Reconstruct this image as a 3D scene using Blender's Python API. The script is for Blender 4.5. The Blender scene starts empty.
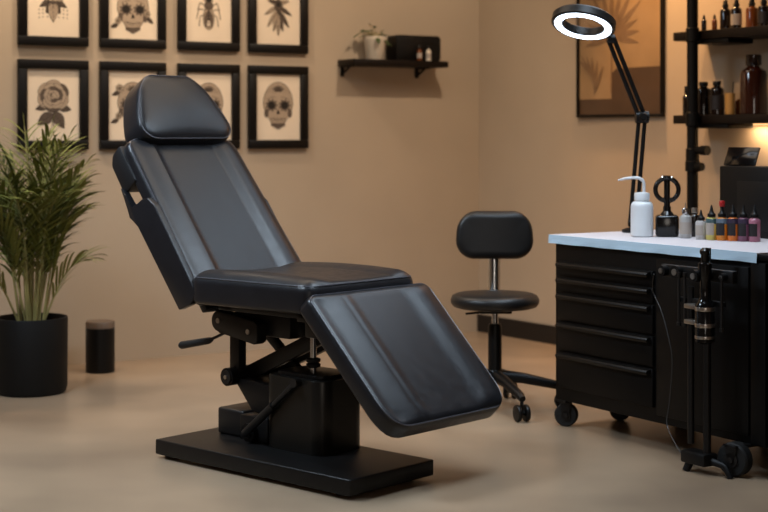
import bpy, bmesh, math, random
from mathutils import Vector, Matrix
rnd = random.Random(7)
S = bpy.context.scene
COL = S.collection
PI = math.pi
V = Vector

# ------------------------------------------------------------------ camera
F, H, HY = 1500.0, 1.2, 135.0
cd = bpy.data.cameras.new('camera'); cam = bpy.data.objects.new('camera', cd); COL.objects.link(cam)
cam.location = (0, 0, H); cam.rotation_euler = (PI/2, 0, 0)
cd.sensor_width = 36; cd.lens = F/768*36; cd.shift_y = -(256-HY)/768
cd.dof.use_dof = True; cd.dof.focus_distance = 5.35; cd.dof.aperture_fstop = 2.6
S.camera = cam
S.view_settings.view_transform = 'Standard'; S.view_settings.look = 'None'
S.view_settings.gamma = 1; S.view_settings.exposure = .22; S.view_settings.use_curve_mapping = False

# ------------------------------------------------------------------ materials
def lin(c):
    return tuple((x/12.92 if x <= .04045 else ((x+.055)/1.055)**2.4) for x in c)
def rgb(h):
    h = h.lstrip('#'); return lin(tuple(int(h[i:i+2], 16)/255 for i in (0, 2, 4)))
def mat(name, col, rough=.5, metal=0, noise=0, nscale=8, bump=0, bscale=200, rvar=0, coat=0, coat_r=.1, trans=0, emit=None, es=0, spec=.5, ior=1.45, sheen=0):
    m = bpy.data.materials.new(name); m.use_nodes = True
    nt = m.node_tree; b = nt.nodes['Principled BSDF']
    c = rgb(col) if isinstance(col, str) else col
    b.inputs['Base Color'].default_value = (*c, 1)
    b.inputs['Roughness'].default_value = rough; b.inputs['Metallic'].default_value = metal
    b.inputs['Specular IOR Level'].default_value = spec; b.inputs['IOR'].default_value = ior
    b.inputs['Coat Weight'].default_value = coat; b.inputs['Coat Roughness'].default_value = coat_r
    b.inputs['Transmission Weight'].default_value = trans
    b.inputs['Sheen Weight'].default_value = sheen
    if emit: b.inputs['Emission Color'].default_value = (*rgb(emit), 1); b.inputs['Emission Strength'].default_value = es
    tc = nt.nodes.new('ShaderNodeTexCoord')
    if noise or rvar:
        n = nt.nodes.new('ShaderNodeTexNoise'); n.inputs['Scale'].default_value = nscale; n.inputs['Detail'].default_value = 6
        nt.links.new(tc.outputs['Object'], n.inputs['Vector'])
        if noise:
            r = nt.nodes.new('ShaderNodeValToRGB'); r.color_ramp.elements[0].position = .3; r.color_ramp.elements[1].position = .7
            r.color_ramp.elements[0].color = (*[x*(1-noise) for x in c], 1); r.color_ramp.elements[1].color = (*[min(1, x*(1+noise)) for x in c], 1)
            nt.links.new(n.outputs['Fac'], r.inputs['Fac']); nt.links.new(r.outputs['Color'], b.inputs['Base Color'])
        if rvar:
            mr = nt.nodes.new('ShaderNodeMapRange'); mr.inputs['To Min'].default_value = rough-rvar; mr.inputs['To Max'].default_value = rough+rvar
            mr.inputs['From Min'].default_value = .3; mr.inputs['From Max'].default_value = .7
            nt.links.new(n.outputs['Fac'], mr.inputs['Value']); nt.links.new(mr.outputs['Result'], b.inputs['Roughness'])
    if bump:
        n2 = nt.nodes.new('ShaderNodeTexNoise'); n2.inputs['Scale'].default_value = bscale; n2.inputs['Detail'].default_value = 3
        nt.links.new(tc.outputs['Object'], n2.inputs['Vector'])
        bp = nt.nodes.new('ShaderNodeBump'); bp.inputs['Strength'].default_value = bump; bp.inputs['Distance'].default_value = .002
        nt.links.new(n2.outputs['Fac'], bp.inputs['Height']); nt.links.new(bp.outputs['Normal'], b.inputs['Normal'])
    return m

M = dict(
    wall=mat('wall_paint', '#b3a18b', .85, noise=.03, nscale=2.5, bump=.06, bscale=60),
    ceil=mat('ceiling_paint', '#8d7c6c', .9),
    floor=None,
    base_b=mat('baseboard_paint', '#17120f', .5),
    leather=mat('black_leather', '#1b1b1e', .345, noise=.1, nscale=30, bump=.10, bscale=350, rvar=.04, spec=.42),
    leather_side=mat('black_vinyl', '#131315', .5, bump=.08, bscale=350),
    vinyl=mat('stool_vinyl', '#161515', .42, bump=.06, bscale=350),
    piping=mat('piping_cord', '#45454b', .35),
    bmetal=mat('black_powder_coat', '#0e0d0d', .42, spec=.35, bump=.03, bscale=500),
    bmetal2=mat('dark_grey_steel', '#201e1d', .4, metal=.35),
    col=mat('column_cover', '#24221f', .32, metal=.6),
    chrome=mat('chrome', '#c8c8c8', .18, metal=1),
    steel=mat('brushed_steel', '#b8b2ab', .3, metal=1),
    rubber=mat('black_rubber', '#0d0d0d', .7),
    plastic=mat('black_plastic', '#0b0a0a', .42, spec=.3),
    gloss=mat('glossy_black_plastic', '#0c0b0b', .15),
    cab=mat('cabinet_enamel', '#060505', .5, spec=.18, bump=.03, bscale=300),
    cab_d=mat('drawer_enamel', '#070606', .45, spec=.2),
    handle=mat('drawer_handle', '#0d0b0a', .4, spec=.3),
    pot=mat('black_pot_ceramic', '#0e0d0c', .6, spec=.3, noise=.1, nscale=12),
    soil=mat('soil', '#21160f', .95, noise=.4, nscale=60, bump=.5, bscale=80),
    leaf=mat('palm_leaf', '#767a3c', .5, noise=.25, nscale=5),
    leaf2=mat('palm_leaf_dark', '#50582b', .5, noise=.25, nscale=5),
    stem=mat('palm_cane', '#8f8450', .55, noise=.25, nscale=14),
    leaf3=mat('pot_plant_leaf', '#4c5a33', .5, noise=.2, nscale=10),
    white=mat('white_ceramic', '#d8cbb8', .4),
    frame=mat('black_frame_wood', '#0c0907', .45, spec=.3, noise=.15, nscale=30),
    paper=mat('art_paper', '#e2d0b8', .7, noise=.02, nscale=10),
    ink1=mat('ink_light', '#a8947e', .8, noise=.12, nscale=90),
    ink2=mat('ink_mid', '#594b40', .8, noise=.2, nscale=90),
    ink3=mat('ink_dark', '#20170f', .8),
    sepia=mat('sepia_paper', '#967a58', .5, noise=.12, nscale=5, coat=.7, coat_r=.12),
    sepia2=mat('sepia_ink', '#765c42', .6, noise=.15, nscale=20, coat=.7, coat_r=.12),
    sepia3=mat('sepia_dark_reflection', '#4a3625', .5, noise=.15, nscale=6, coat=.7, coat_r=.12),
    shelfw=mat('dark_shelf_wood', '#120b07', .5, spec=.25, noise=.2, nscale=15),
    pipe=mat('black_iron_pipe', '#090807', .5, spec=.2, bump=.04, bscale=200),
    cover=mat('white_paper_pad', '#c6c1c5', .8, bump=.05, bscale=150),
    cover_b=mat('blue_pad_edge', '#b4cddf', .6),
    poly=mat('translucent_white_plastic', '#d8dbde', .4, coat=.1),
    amber=mat('amber_glass', '#2a1109', .08, coat=.6, coat_r=.05),
    amber2=mat('amber_liquid', '#6a3610', .15, coat=.4),
    darkglass=mat('dark_brown_glass', '#150b07', .1, coat=.5, coat_r=.05),
    tan=mat('tan_cork_liquid', '#b98a4a', .4),
    label=mat('pale_label', '#a59a90', .6),
    labeld=mat('dark_label', '#1d191c', .5),
    lid=mat('bin_lid_taupe', '#6b5b4e', .5),
    ring_l=mat('ring_light_diffuser', '#ffffff', .4, emit='#dcecff', es=6),
    led=mat('warm_led', '#ffffff', .4, emit='#ffc27a', es=1.5),
    screen=mat('dark_screen', '#0a090a', .12),
    red=mat('red_cap', '#a3191a', .4),
)
# polished concrete floor
def floor_mat():
    m = bpy.data.materials.new('polished_concrete'); m.use_nodes = True
    nt = m.node_tree; b = nt.nodes['Principled BSDF']; tc = nt.nodes.new('ShaderNodeTexCoord')
    n = nt.nodes.new('ShaderNodeTexNoise'); n.inputs['Scale'].default_value = 1.3; n.inputs['Detail'].default_value = 3; n.inputs['Roughness'].default_value = .5
    nt.links.new(tc.outputs['Object'], n.inputs['Vector'])
    r = nt.nodes.new('ShaderNodeValToRGB'); cr = r.color_ramp
    cr.interpolation = 'EASE'; cr.elements[0].position = .15; cr.elements[0].color = (*rgb('#7d6b59'), 1)
    cr.elements[1].position = .85; cr.elements[1].color = (*rgb('#aa937a'), 1)
    nt.links.new(n.outputs['Fac'], r.inputs['Fac']); nt.links.new(r.outputs['Color'], b.inputs['Base Color'])
    n2 = nt.nodes.new('ShaderNodeTexNoise'); n2.inputs['Scale'].default_value = 3; n2.inputs['Detail'].default_value = 3
    nt.links.new(tc.outputs['Object'], n2.inputs['Vector'])
    mr = nt.nodes.new('ShaderNodeMapRange'); mr.inputs['From Min'].default_value = 0; mr.inputs['From Max'].default_value = 1
    mr.inputs['To Min'].default_value = .18; mr.inputs['To Max'].default_value = .42
    b.inputs['Roughness'].default_value = .30
    b.inputs['Specular IOR Level'].default_value = .45
    return m
M['floor'] = floor_mat()
_flat = {}
def colmat(name, col, rough=.35, coat=.2):
    if name not in _flat: _flat[name] = mat(name, col, rough, coat=coat)
    return _flat[name]

# ------------------------------------------------------------------ mesh helpers
class MB:
    def __init__(s): s.bm = bmesh.new(); s.mi = 0
    def _new(s, vs, fs):
        bv = [s.bm.verts.new(v) for v in vs]
        out = []
        for f in fs:
            try:
                q = s.bm.faces.new([bv[i] for i in f]); q.material_index = s.mi; out.append(q)
            except ValueError: pass
        return bv, out
    def box(s, c, d, bev=0, rot=None, seg=2):
        c = V(c); x, y, z = d[0]/2, d[1]/2, d[2]/2
        vs = [V((i*x, j*y, k*z)) for i in (-1, 1) for j in (-1, 1) for k in (-1, 1)]
        if rot is not None: vs = [rot @ v for v in vs]
        vs = [v+c for v in vs]
        fs = [(0, 1, 3, 2), (4, 6, 7, 5), (0, 4, 5, 1), (2, 3, 7, 6), (0, 2, 6, 4), (1, 5, 7, 3)]
        bv, ff = s._new(vs, fs)
        if bev:
            es = list({e for f in ff for e in f.edges})
            r = bmesh.ops.bevel(s.bm, geom=es, offset=bev, segments=seg, profile=.5, affect='EDGES')
            for f in r['faces']: f.material_index = s.mi
        return s
    def bx(s, x0, x1, y0, y1, z0, z1, bev=0, seg=2):
        return s.box(((x0+x1)/2, (y0+y1)/2, (z0+z1)/2), (abs(x1-x0), abs(y1-y0), abs(z1-z0)), bev, None, seg)
    def tube(s, pts, r, n=10, closed=False, caps=True):
        pts = [V(p) for p in pts]; N = len(pts)
        rs = r if isinstance(r, (list, tuple)) else [r]*N
        rings = []; up = None
        for i, p in enumerate(pts):
            if closed: t = pts[(i+1) % N]-pts[i-1]
            else: t = pts[min(i+1, N-1)]-pts[max(i-1, 0)]
            t.normalize()
            if up is None:
                up = V((0, 0, 1)) if abs(t.z) < .9 else V((1, 0, 0))
            a = t.cross(up)
            if a.length < 1e-6: a = t.cross(V((.3, 1, .2)))
            a.normalize(); b = a.cross(t); b.normalize(); up = b
            rings.append([p+(a*math.cos(q)+b*math.sin(q))*rs[i] for q in [2*PI*k/n for k in range(n)]])
        vs = [v for rg in rings for v in rg]; fs = []
        for i in range(N if closed else N-1):
            j = (i+1) % N
            for k in range(n): fs.append((i*n+k, i*n+(k+1) % n, j*n+(k+1) % n, j*n+k))
        if caps and not closed:
            fs.append(tuple(range(n))[::-1]); fs.append(tuple((N-1)*n+k for k in range(n)))
        s._new(vs, fs); return s
    def cyl(s, p, q, r, n=20): return s.tube([p, q], r, n)
    def lathe(s, prof, c=(0, 0, 0), n=28, axis=None):
        # prof: (radius, height) list; the first and last are closed with a cap when radius > 0
        c = V(c); R = Matrix.Identity(3)
        if axis is not None: R = V((0, 0, 1)).rotation_difference(V(axis)).to_matrix()
        vs = []; fs = []
        for (r, z) in prof:
            r = max(r, 1e-5)
            for k in range(n):
                a = 2*PI*k/n; vs.append(c+R @ V((r*math.cos(a), r*math.sin(a), z)))
        for i in range(len(prof)-1):
            for k in range(n): fs.append((i*n+k, i*n+(k+1) % n, (i+1)*n+(k+1) % n, (i+1)*n+k))
        fs.append(tuple(range(n))[::-1]); fs.append(tuple((len(prof)-1)*n+k for k in range(n)))
        s._new(vs, fs); return s
    def prism(s, poly, O, A, B, N, d, bev=0):
        # polygon (a,b) in plane O + aA + bB extruded by d along N
        O, A, B, N = V(O), V(A), V(B), V(N)
        lo = [O+A*a+B*b for a, b in poly]; n = len(poly)
        vs = lo+[p+N*d for p in lo]
        fs = [tuple(range(n))[::-1], tuple(range(n, 2*n))]+[(i, (i+1) % n, n+(i+1) % n, n+i) for i in range(n)]
        bv, ff = s._new(vs, fs)
        if bev:
            es = list({e for f in ff for e in f.edges})
            r = bmesh.ops.bevel(s.bm, geom=es, offset=bev, segments=2, profile=.5, affect='EDGES')
            for f in r['faces']: f.material_index = s.mi
        return s
    def torus(s, c, R, r, axis=(0, 0, 1), n=40, m=12, sq=None):
        c = V(c); Q = V((0, 0, 1)).rotation_difference(V(axis)).to_matrix()
        pts = [c+Q @ V((R*math.cos(2*PI*k/n), R*math.sin(2*PI*k/n), 0)) for k in range(n)]
        return s.tube(pts, r, m, closed=True)
    def poly(s, pts):
        s._new([V(p) for p in pts], [tuple(range(len(pts)))]); return s
    def build(s, name, m, parent=None, angle=40, smooth=True):
        bmesh.ops.recalc_face_normals(s.bm, faces=s.bm.faces)
        me = bpy.data.meshes.new(name); s.bm.to_mesh(me); s.bm.free()
        for x in (m if isinstance(m, (list, tuple)) else [m]): me.materials.append(x)
        if smooth:
            me.polygons.foreach_set('use_smooth', [True]*len(me.polygons))
            me.set_sharp_from_angle(angle=math.radians(angle))
        o = bpy.data.objects.new(name, me); COL.objects.link(o)
        if parent is not None: o.parent = parent
        return o
def tag(o, label, cat, group=None):
    o['label'] = label; o['category'] = cat
    if group: o['group'] = group
    return o
def thing(name, label, cat, loc=(0, 0, 0), rz=0, group=None):
    o = bpy.data.objects.new(name, None); COL.objects.link(o)
    o.empty_display_size = .1; o.location = loc; o.rotation_euler = (0, 0, rz)
    return tag(o, label, cat, group)
def struct(o): o['kind'] = 'structure'; return o
def copy_tree(o, parent=None):
    c = o.copy(); COL.objects.link(c)
    if parent is not None: c.parent = parent
    for ch in list(o.children): copy_tree(ch, c)
    return c

# plane frames: local x runs along the plane (rightwards seen from the room), local y goes into it, z up
class Frame:
    def __init__(s, o, deg): s.o = V((o[0], o[1], 0)); s.a = math.radians(deg); s.x = V((math.cos(s.a), math.sin(s.a), 0)); s.y = V((-math.sin(s.a), math.cos(s.a), 0))
    def w(s, x, y, z=0): return s.o+s.x*x+s.y*y+V((0, 0, z))
    def sx(s, px, y=0):
        k = (px-384)/F; o = s.o+s.y*y
        return (k*o.y-o.x)/(s.x.x-k*s.x.y)
    def z(s, x, y, py): return H-(py-HY)*s.w(x, y).y/F
BW = Frame((.5816, 9.18), 31.5)      # back wall, x = 0 at the corner, negative to the left
RW = Frame((.5816, 9.18), -55.5)     # right wall, x = 0 at the corner, growing towards the viewer
CB = Frame((.708, 6.2), -57.5)          # front of the drawer cabinet

# ------------------------------------------------------------------ room
CH = 3.0
L = BW.w(-6.6, 0); Rr = RW.w(8.4, 0); Q = BW.o
def wall(name, fr, x0, x1):
    b = MB(); p = [fr.w(x0, 0), fr.w(x1, 0), fr.w(x1, .12), fr.w(x0, .12)]
    vs = p+[v+V((0, 0, CH)) for v in p]
    b._new(vs, [(0, 1, 2, 3), (4, 7, 6, 5), (0, 4, 5, 1), (1, 5, 6, 2), (2, 6, 7, 3), (3, 7, 4, 0)])
    return struct(b.build(name, M['wall'], smooth=False))
wall('wall_back', BW, -6.6, 0.0)
wall('wall_right', RW, 0.0, 8.4)
def slab(name, z0, z1, m):
    pts = [(L.x, L.y), (Q.x, Q.y), (Rr.x, Rr.y), (Rr.x, -3), (L.x, -3)]
    b = MB(); n = len(pts)
    vs = [V((x, y, z0)) for x, y in pts]+[V((x, y, z1)) for x, y in pts]
    b._new(vs, [tuple(range(n)), tuple(range(n, 2*n))]+[(i, (i+1) % n, n+(i+1) % n, n+i) for i in range(n)])
    return struct(b.build(name, m, smooth=False))
slab('floor', -.1, 0, M['floor']); slab('ceiling', CH, CH+.1, M['ceil'])
b = MB(); c = [RW.w(0.0, -.014), RW.w(8.4, -.014)]
p = [RW.w(.001, -.016), RW.w(8.39, -.016), RW.w(8.39, 0), RW.w(.001, 0)]
b._new(p+[v+V((0, 0, .105)) for v in p], [(0, 1, 2, 3), (4, 7, 6, 5), (0, 4, 5, 1), (1, 5, 6, 2), (2, 6, 7, 3), (3, 7, 4, 0)])
struct(b.build('baseboard_right', M['base_b'], smooth=False))

# ------------------------------------------------------------------ upholstered pads
def pad(T, L, wf, R, r, O, A, B, N, rb=.012, prof=None, na=26, nb=30, cuts=(), skew=0):
    """cushion: face plane at O, length axis A (0..L), width axis B (+-wf(t)), face normal N, thickness T"""
    O, A, B, N = V(O), V(A), V(B), V(N); m = MB()
    W = max(wf(0), wf(.5), wf(1))
    def coords(h, n):
        e = [r*(1-math.sin(PI/2*k/6)) for k in range(6, -1, -1)]     # 0 .. r
        inner = [-(h-r)+2*(h-r)*k/n for k in range(n+1)]
        xs = [-h+d for d in e[:-1]]+inner+[h-d for d in e[:-1]][::-1]
        return xs
    xa = coords(L/2, na); xb = coords(W, nb)
    if cuts:
        xb = sorted(set(xb) | {c*W for c in cuts})
    def mapp(a, bb):
        d = min(L/2-abs(a), W-abs(bb)); ha, hb = L/2-d, W-d; Rd = max(R-d, 0)
        if Rd > 0:
            ca = max(-(ha-Rd), min(ha-Rd, a)); cb = max(-(hb-Rd), min(hb-Rd, bb))
            v = V((a-ca, bb-cb, 0))
            if v.length > 1e-9 and ha-Rd > -1e-9 and abs(a) > ha-Rd and abs(bb) > hb-Rd:
                v = v.normalized()*Rd; a, bb = ca+v.x, cb+v.y
        return a, bb, d
    def P(a, bb, top):
        a2, b2, d = mapp(a, bb); t = a2/L+.5
        rr = r if top else rb
        q = min(d, rr); h = -rr+math.sqrt(max(rr*rr-(rr-q)**2, 0))
        z = h if top else -T-h
        if top and prof:
            f = min(1, max(0, d)/(1.6*r)); f = f*f*(3-2*f); z += prof(t, bb/W)*f
        return O+A*(a2+L/2)+B*(b2*wf(t)/W+skew*(1-t))+N*z
    nA, nB = len(xa), len(xb)
    vs = [P(a, c, True) for a in xa for c in xb]+[P(a, c, False) for a in xa for c in xb]
    off = nA*nB; fs = []
    for i in range(nA-1):
        for j in range(nB-1):
            q = (i*nB+j, (i+1)*nB+j, (i+1)*nB+j+1, i*nB+j+1); fs.append(q); fs.append(tuple(off+k for k in q[::-1]))
    ring = [(0, j) for j in range(nB)]+[(i, nB-1) for i in range(1, nA)]+[(nA-1, j) for j in range(nB-2, -1, -1)]+[(i, 0) for i in range(nA-2, 0, -1)]
    for k in range(len(ring)):
        a = ring[k][0]*nB+ring[k][1]; c = ring[(k+1) % len(ring)]; c = c[0]*nB+c[1]
        fs.append((a, c, off+c, off+a))
    m._new(vs, fs)
    # piping loop, at the shoulder of the rim
    loop = []
    for i, j in ring:
        a2, b2, d = mapp(xa[i], xb[j]); t = a2/L+.5
        s_ = .30*r*.72
        a3 = a2*(1-s_/(L/2)); b3 = b2*(1-s_/W)
        loop.append(O+A*(a3+L/2)+B*(b3*wf(t)/W+skew*(1-t))+N*(-r*.30))
    return m, loop
def piping(loop, r, parent, m='piping'):
    b = MB(); out = [loop[0]]
    for p in loop[1:]:
        if (p-out[-1]).length > .006: out.append(p)
    b.tube(out, r, 6, closed=True); return b.build('piping', M[m], parent)

# ------------------------------------------------------------------ tattoo chair
chair = thing('tattoo_chair', 'large reclining black leather tattoo chair on a heavy black base plate', 'tattoo chair', (-.353, 5.595, 0), math.radians(-42))
def d2(deg): a = math.radians(deg); return V((math.cos(a), 0, math.sin(a)))
Wv = V((0, 1, 0))
# base
b = MB(); b.bx(-.358, .638, -.347, .080, .014, .070, .006, 3); base = b.build('base_plate', M['bmetal'], chair)
for x in (-.33, .55):
    for y in (-.29, .03):
        b = MB(); b.lathe([(.024, 0), (.026, .003), (.026, .0145)], (x, y, 0), 16); b.build('foot', M['rubber'], base)
for y in (-.30, .04):
    b = MB(); b.cyl((-.3575, y, .042), (-.3605, y, .042), .007, 12); b.build('bolt', M['steel'], base)
# column cover : rounded box
def rrect(x0, x1, y0, y1, r, n=8):
    out = []
    for cx, cy, a0 in ((x1-r, y1-r, 0), (x0+r, y1-r, 90), (x0+r, y0+r, 180), (x1-r, y0+r, 270)):
        for k in range(n+1):
            a = math.radians(a0+90*k/n); out.append((cx+r*math.cos(a), cy+r*math.sin(a)))
    return out
b = MB(); b.prism(rrect(.03, .333, -.165, .062, .055), (0, 0, .070), (1, 0, 0), (0, 1, 0), (0, 0, 1), .262, .004)
colm = b.build('column_cover', M['col'], chair)
b = MB(); b.prism(rrect(.06, .30, -.138, .038, .04), (0, 0, .331), (1, 0, 0), (0, 1, 0), (0, 0, 1), .014, .003); b.build('column_cap', M['bmetal'], colm)
# motor box
b = MB(); b.bx(-.27, -.125, -.118, .05, .070, .170, .010, 3); mot = b.build('motor_box', M['bmetal2'], chair)
b = MB(); b.bx(-.13, .021, -.132, .05, .070, .162, .006); b.build('gear_housing', M['bmetal'], chair)
b = MB(); b.cyl((-.062, -.131, .104), (-.062, -.155, .104), .034, 24).cyl((-.062, -.154, .104), (-.062, -.162, .104), .02, 20); pv = b.build('crank_disc', M['plastic'], chair)
b = MB(); b.cyl((-.092, -.131, .086), (-.092, -.142, .086), .010, 14); b.build('bolt', M['chrome'], pv)
# diagonal strut on the near side
b = MB(); b.tube([(-.05, -.180, .106), (.10, -.180, .226)], .015, 14); b.tube([(.09, -.180, .218), (.215, -.180, .322)], .010, 12)
b.cyl((.215, -.163, .322), (.215, -.192, .322), .016, 14); b.build('gas_strut', M['bmetal2'], chair)
# scissor lift arms
def bar(b, p, q, w, t, y):      # flat bar in the x-z plane
    p, q = V(p), V(q); dr = (q-p).normalized(); nn = V((-dr.z, 0, dr.x))
    pts = []
    b.prism([(0, -w/2), ((q-p).length, -w/2), ((q-p).length, w/2), (0, w/2)], (p.x, y, p.z), dr, nn, (0, 1, 0), t, .003)
for y0 in (-.10,):
    b = MB(); bar(b, (-.225, 0, .285), (-.225, 0, .44), .05, .04, y0); b.build('lift_post', M['bmetal2'], chair)
b = MB(); bar(b, (-.20, 0, .292), (.34, 0, .537), .055, .03, -.055); b.build('lift_arm', M['bmetal'], chair)
b = MB(); bar(b, (-.20, 0, .292), (.34, 0, .537), .055, .03, .06); b.build('lift_arm', M['bmetal'], chair)
b = MB(); bar(b, (-.27, 0, .482), (.0, 0, .275), .036, .025, .045); b.build('cross_bar', M['bmetal'], chair)
b = MB(); b.cyl((-.228, -.135, .284), (-.228, .1, .284), .034, 28); pd = b.build('pivot_joint', M['plastic'], chair)
b = MB(); b.cyl((-.228, -.134, .284), (-.228, -.140, .284), .026, 24); b.build('pivot_cap', M['bmetal2'], pd)
b = MB(); b.cyl((-.228, -.139, .284), (-.228, -.144, .284), .008, 12); b.build('bolt', M['steel'], pd)
# rear linkage wedge
b = MB(); b.prism([(-.20, .278), (.03, .268), (.03, .20), (-.075, .152), (-.13, .168), (-.21, .255)], (0, -.10, 0), (1, 0, 0), (0, 0, 1), (0, 1, 0), .17, .004)
b.build('linkage_plate', M['bmetal'], chair)
# pivot bracket below the seat
def stadium(p, q, r, r2, n=10):
    p, q = V((p[0], p[1], 0)), V((q[0], q[1], 0)); a0 = math.atan2(q.y-p.y, q.x-p.x)
    return [(p.x+r*math.cos(a0+PI/2+PI*k/n), p.y+r*math.sin(a0+PI/2+PI*k/n)) for k in range(n+1)]+[(q.x+r2*math.cos(a0-PI/2+PI*k/n), q.y+r2*math.sin(a0-PI/2+PI*k/n)) for k in range(n+1)]
for y0 in (-.135, .075):
    b = MB(); b.prism([(-.275+.040*math.cos(PI/2+.17+PI*k/10), .490+.040*math.sin(PI/2+.17+PI*k/10)) for k in range(11)]+[(-.08, .418), (-.062, .43), (-.062, .492), (-.08, .505)], (0, y0, 0), (1, 0, 0), (0, 0, 1), (0, 1, 0), .05, .004); br = b.build('pivot_bracket', M['bmetal2'], chair)
    for cx, cz in ((-.275, .492), (-.11, .464)):
        b = MB(); b.cyl((cx, y0-.004, cz), (cx, y0+.002, cz), .010, 14); b.build('bolt', M['steel'], br)
b = MB(); b.bx(-.16, .06, -.085, .085, .445, .545, .008); b.bx(-.24, -.16, -.085, .085, .47, .545, .006); b.build('pivot_block', M['bmetal'], chair)
b = MB(); b.bx(-.22, .33, -.16, -.12, .545, .574, .004).bx(-.22, .33, .12, .16, .545, .574, .004).bx(-.2, -.14, -.16, .16, .545, .572, .003).bx(.2, .30, -.16, .16, .535, .573, .003)
b.build('seat_rail', M['bmetal'], chair)
b = MB(); b.bx(.28, .36, -.2, .2, .49, .574, .006); b.build('legrest_hinge', M['bmetal'], chair)
# piston
b = MB(); b.cyl((.20, -.075, .342), (.20, -.075, .54), .012, 16); ps = b.build('piston_rod', M['chrome'], chair)
b = MB(); b.lathe([(.016, 0), (.026, .004), (.026, .014), (.018, .018), (.026, .022), (.026, .032), (.016, .036)], (.20, -.075, .362), 18); b.build('rubber_boot', M['rubber'], ps)
# release lever
b = MB(); b.tube([(-.235, -.12, .455), (-.28, -.14, .43), (-.34, -.15, .405)], .006, 10); lv = b.build('release_lever', M['bmetal2'], chair)
b = MB(); b.tube([(-.30, -.143, .420), (-.315, -.146, .414), (-.465, -.152, .383), (-.475, -.152, .381)], [.008, .013, .015, .010], 14); b.build('grip', M['rubber'], lv)

# seat
def sst(x, a, b): x = min(1, max(0, (x-a)/(b-a))); return x*x*(3-2*x)
def ridge(x, c, w): return math.exp(-((x-c)/w)**2)
def seat_prof(t, v): return .012*(1-(2*t-1)**2)+.012*(ridge(abs(v), .78, .2))-.006*ridge(v, 0, .45)-.004*ridge(abs(v), .55, .035)
tl = math.radians(.3)
sA = V((math.cos(tl), 0, math.sin(tl))); sN = V((-math.sin(tl), 0, math.cos(tl)))
m, lp = pad(.108, .635, lambda t: .288, .055, .034, V((-.245, 0, .686)), sA, Wv, sN, prof=seat_prof, rb=.015, cuts=(-.55, .55))
seat = m.build('seat', M['leather'], chair, angle=70); piping(lp, .0028, seat)
# backrest
bd = 127.0
bA = d2(bd); bN = V((math.sin(math.radians(bd)), 0, -math.cos(math.radians(bd))))
def back_prof(t, v):
    return .017*sst(v, .46, .70)-.010*sst(v, .74, 1)+.010*sst(-v, .50, .60)-.022*sst(-v, .60, 1.05)-.003*ridge(v, -.57, .02)-.002*ridge(v, .50, .02)
bO = V((-.170, 0, .575))
m, lp = pad(.070, .745, lambda t: .277+.024*(1-t), .055, .03, bO+bA*.03+Wv*.012, bA, Wv, bN, prof=back_prof, nb=44, skew=.028, cuts=(-.57, .57, -.62, .62))
back = m.build('backrest', M['leather'], chair, angle=70); piping(lp, .0026, back)
# back shell behind the upper part (leaves the hand notch above the side bolsters)
b = MB(); b.prism([(.598, -.045), (.592, -.110), (.603, -.138), (.73, -.136), (.763, -.105), (.768, -.045)], bO+V((0, -.274, 0)), bA, bN, Wv, .548, .012)
b.build('back_shell', M['leather_side'], chair)
b = MB(); b.prism([(.02, -.068), (.36, -.068), (.36, -.10), (.02, -.10)], bO+V((0, -.20, 0)), bA, bN, Wv, .40, .006); b.build('back_panel', M['leather_side'], chair)
# side bolsters
def bolster(sgn):
    b = MB(); w0, w1 = .255, .285
    prof = [(.055, -.118), (.035, -.05), (.05, .002), (.45, .002), (.495, -.015), (.512, -.050), (.514, -.120), (.615, -.118), (.615, -.129), (.512, -.140), (.492, -.150), (.44, -.122)]
    b.prism(prof, bO+Wv*(w0*sgn), bA, bN, Wv*sgn, w1-w0)
    es = [e for e in b.bm.edges if e.calc_length() > .025]
    bmesh.ops.bevel(b.bm, geom=es, offset=.009, segments=4, profile=.5, affect='EDGES', clamp_overlap=True)
    return b.build('side_bolster', M['leather'], chair, angle=75)
bolster(-1); bolster(1).location = (0, .022, 0)
# headrest
hd = 120.0
hA = d2(hd); hN = V((math.sin(math.radians(hd)), 0, -math.cos(math.radians(hd))))
def head_prof(t, v): return .016*(1-v*v)*(1-(2*t-1)**2)
def head_w(t): return .252*(1-t)+.138*t+.016*math.sin(PI*t)
m, lp = pad(.134, .305, head_w, .085, .030, V((-.572, .024, 1.186)), hA, Wv, hN, prof=head_prof, rb=.025)
head = m.build('headrest', M['leather'], chair, angle=70); piping(lp, .0028, head)
for y in (-.09, .09): b = MB(); b.tube([V((-.66, y, 1.10)), V((-.70, y, 1.26))], .010, 10); b.build('headrest_post', M['bmetal2'], chair)
# legrest
ld = -45.5
lA = d2(ld); lN = V((-math.sin(math.radians(ld)), 0, math.cos(math.radians(ld))))
def leg_prof(t, v):
    return .014*sst(v, .42, .70)-.010*sst(v, .72, 1)+.006*sst(-v, .35, .5)-.018*sst(-v, .45, 1.05)-.0025*ridge(v, -.52, .02)
def leg_w(t):
    q = max(0, (t-.80)/.20); return .318-.004*t-.075*(1-math.sqrt(max(0, 1-q*q*.98)))
m, lp = pad(.078, .575, leg_w, .035, .028, V((.392, .016, .660)), lA, Wv, lN, prof=leg_prof, nb=44, rb=.018, cuts=(-.52, .62))
leg = m.build('legrest', M['leather'], chair, angle=70); piping(lp, .0028, leg)

for o in chair.children:
    if o.name.split('.')[0] in ('lift_post', 'lift_arm', 'pivot_joint', 'pivot_bracket', 'pivot_block', 'release_lever', 'cross_bar', 'linkage_plate'): o.location = (.03, 0, .008)

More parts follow.
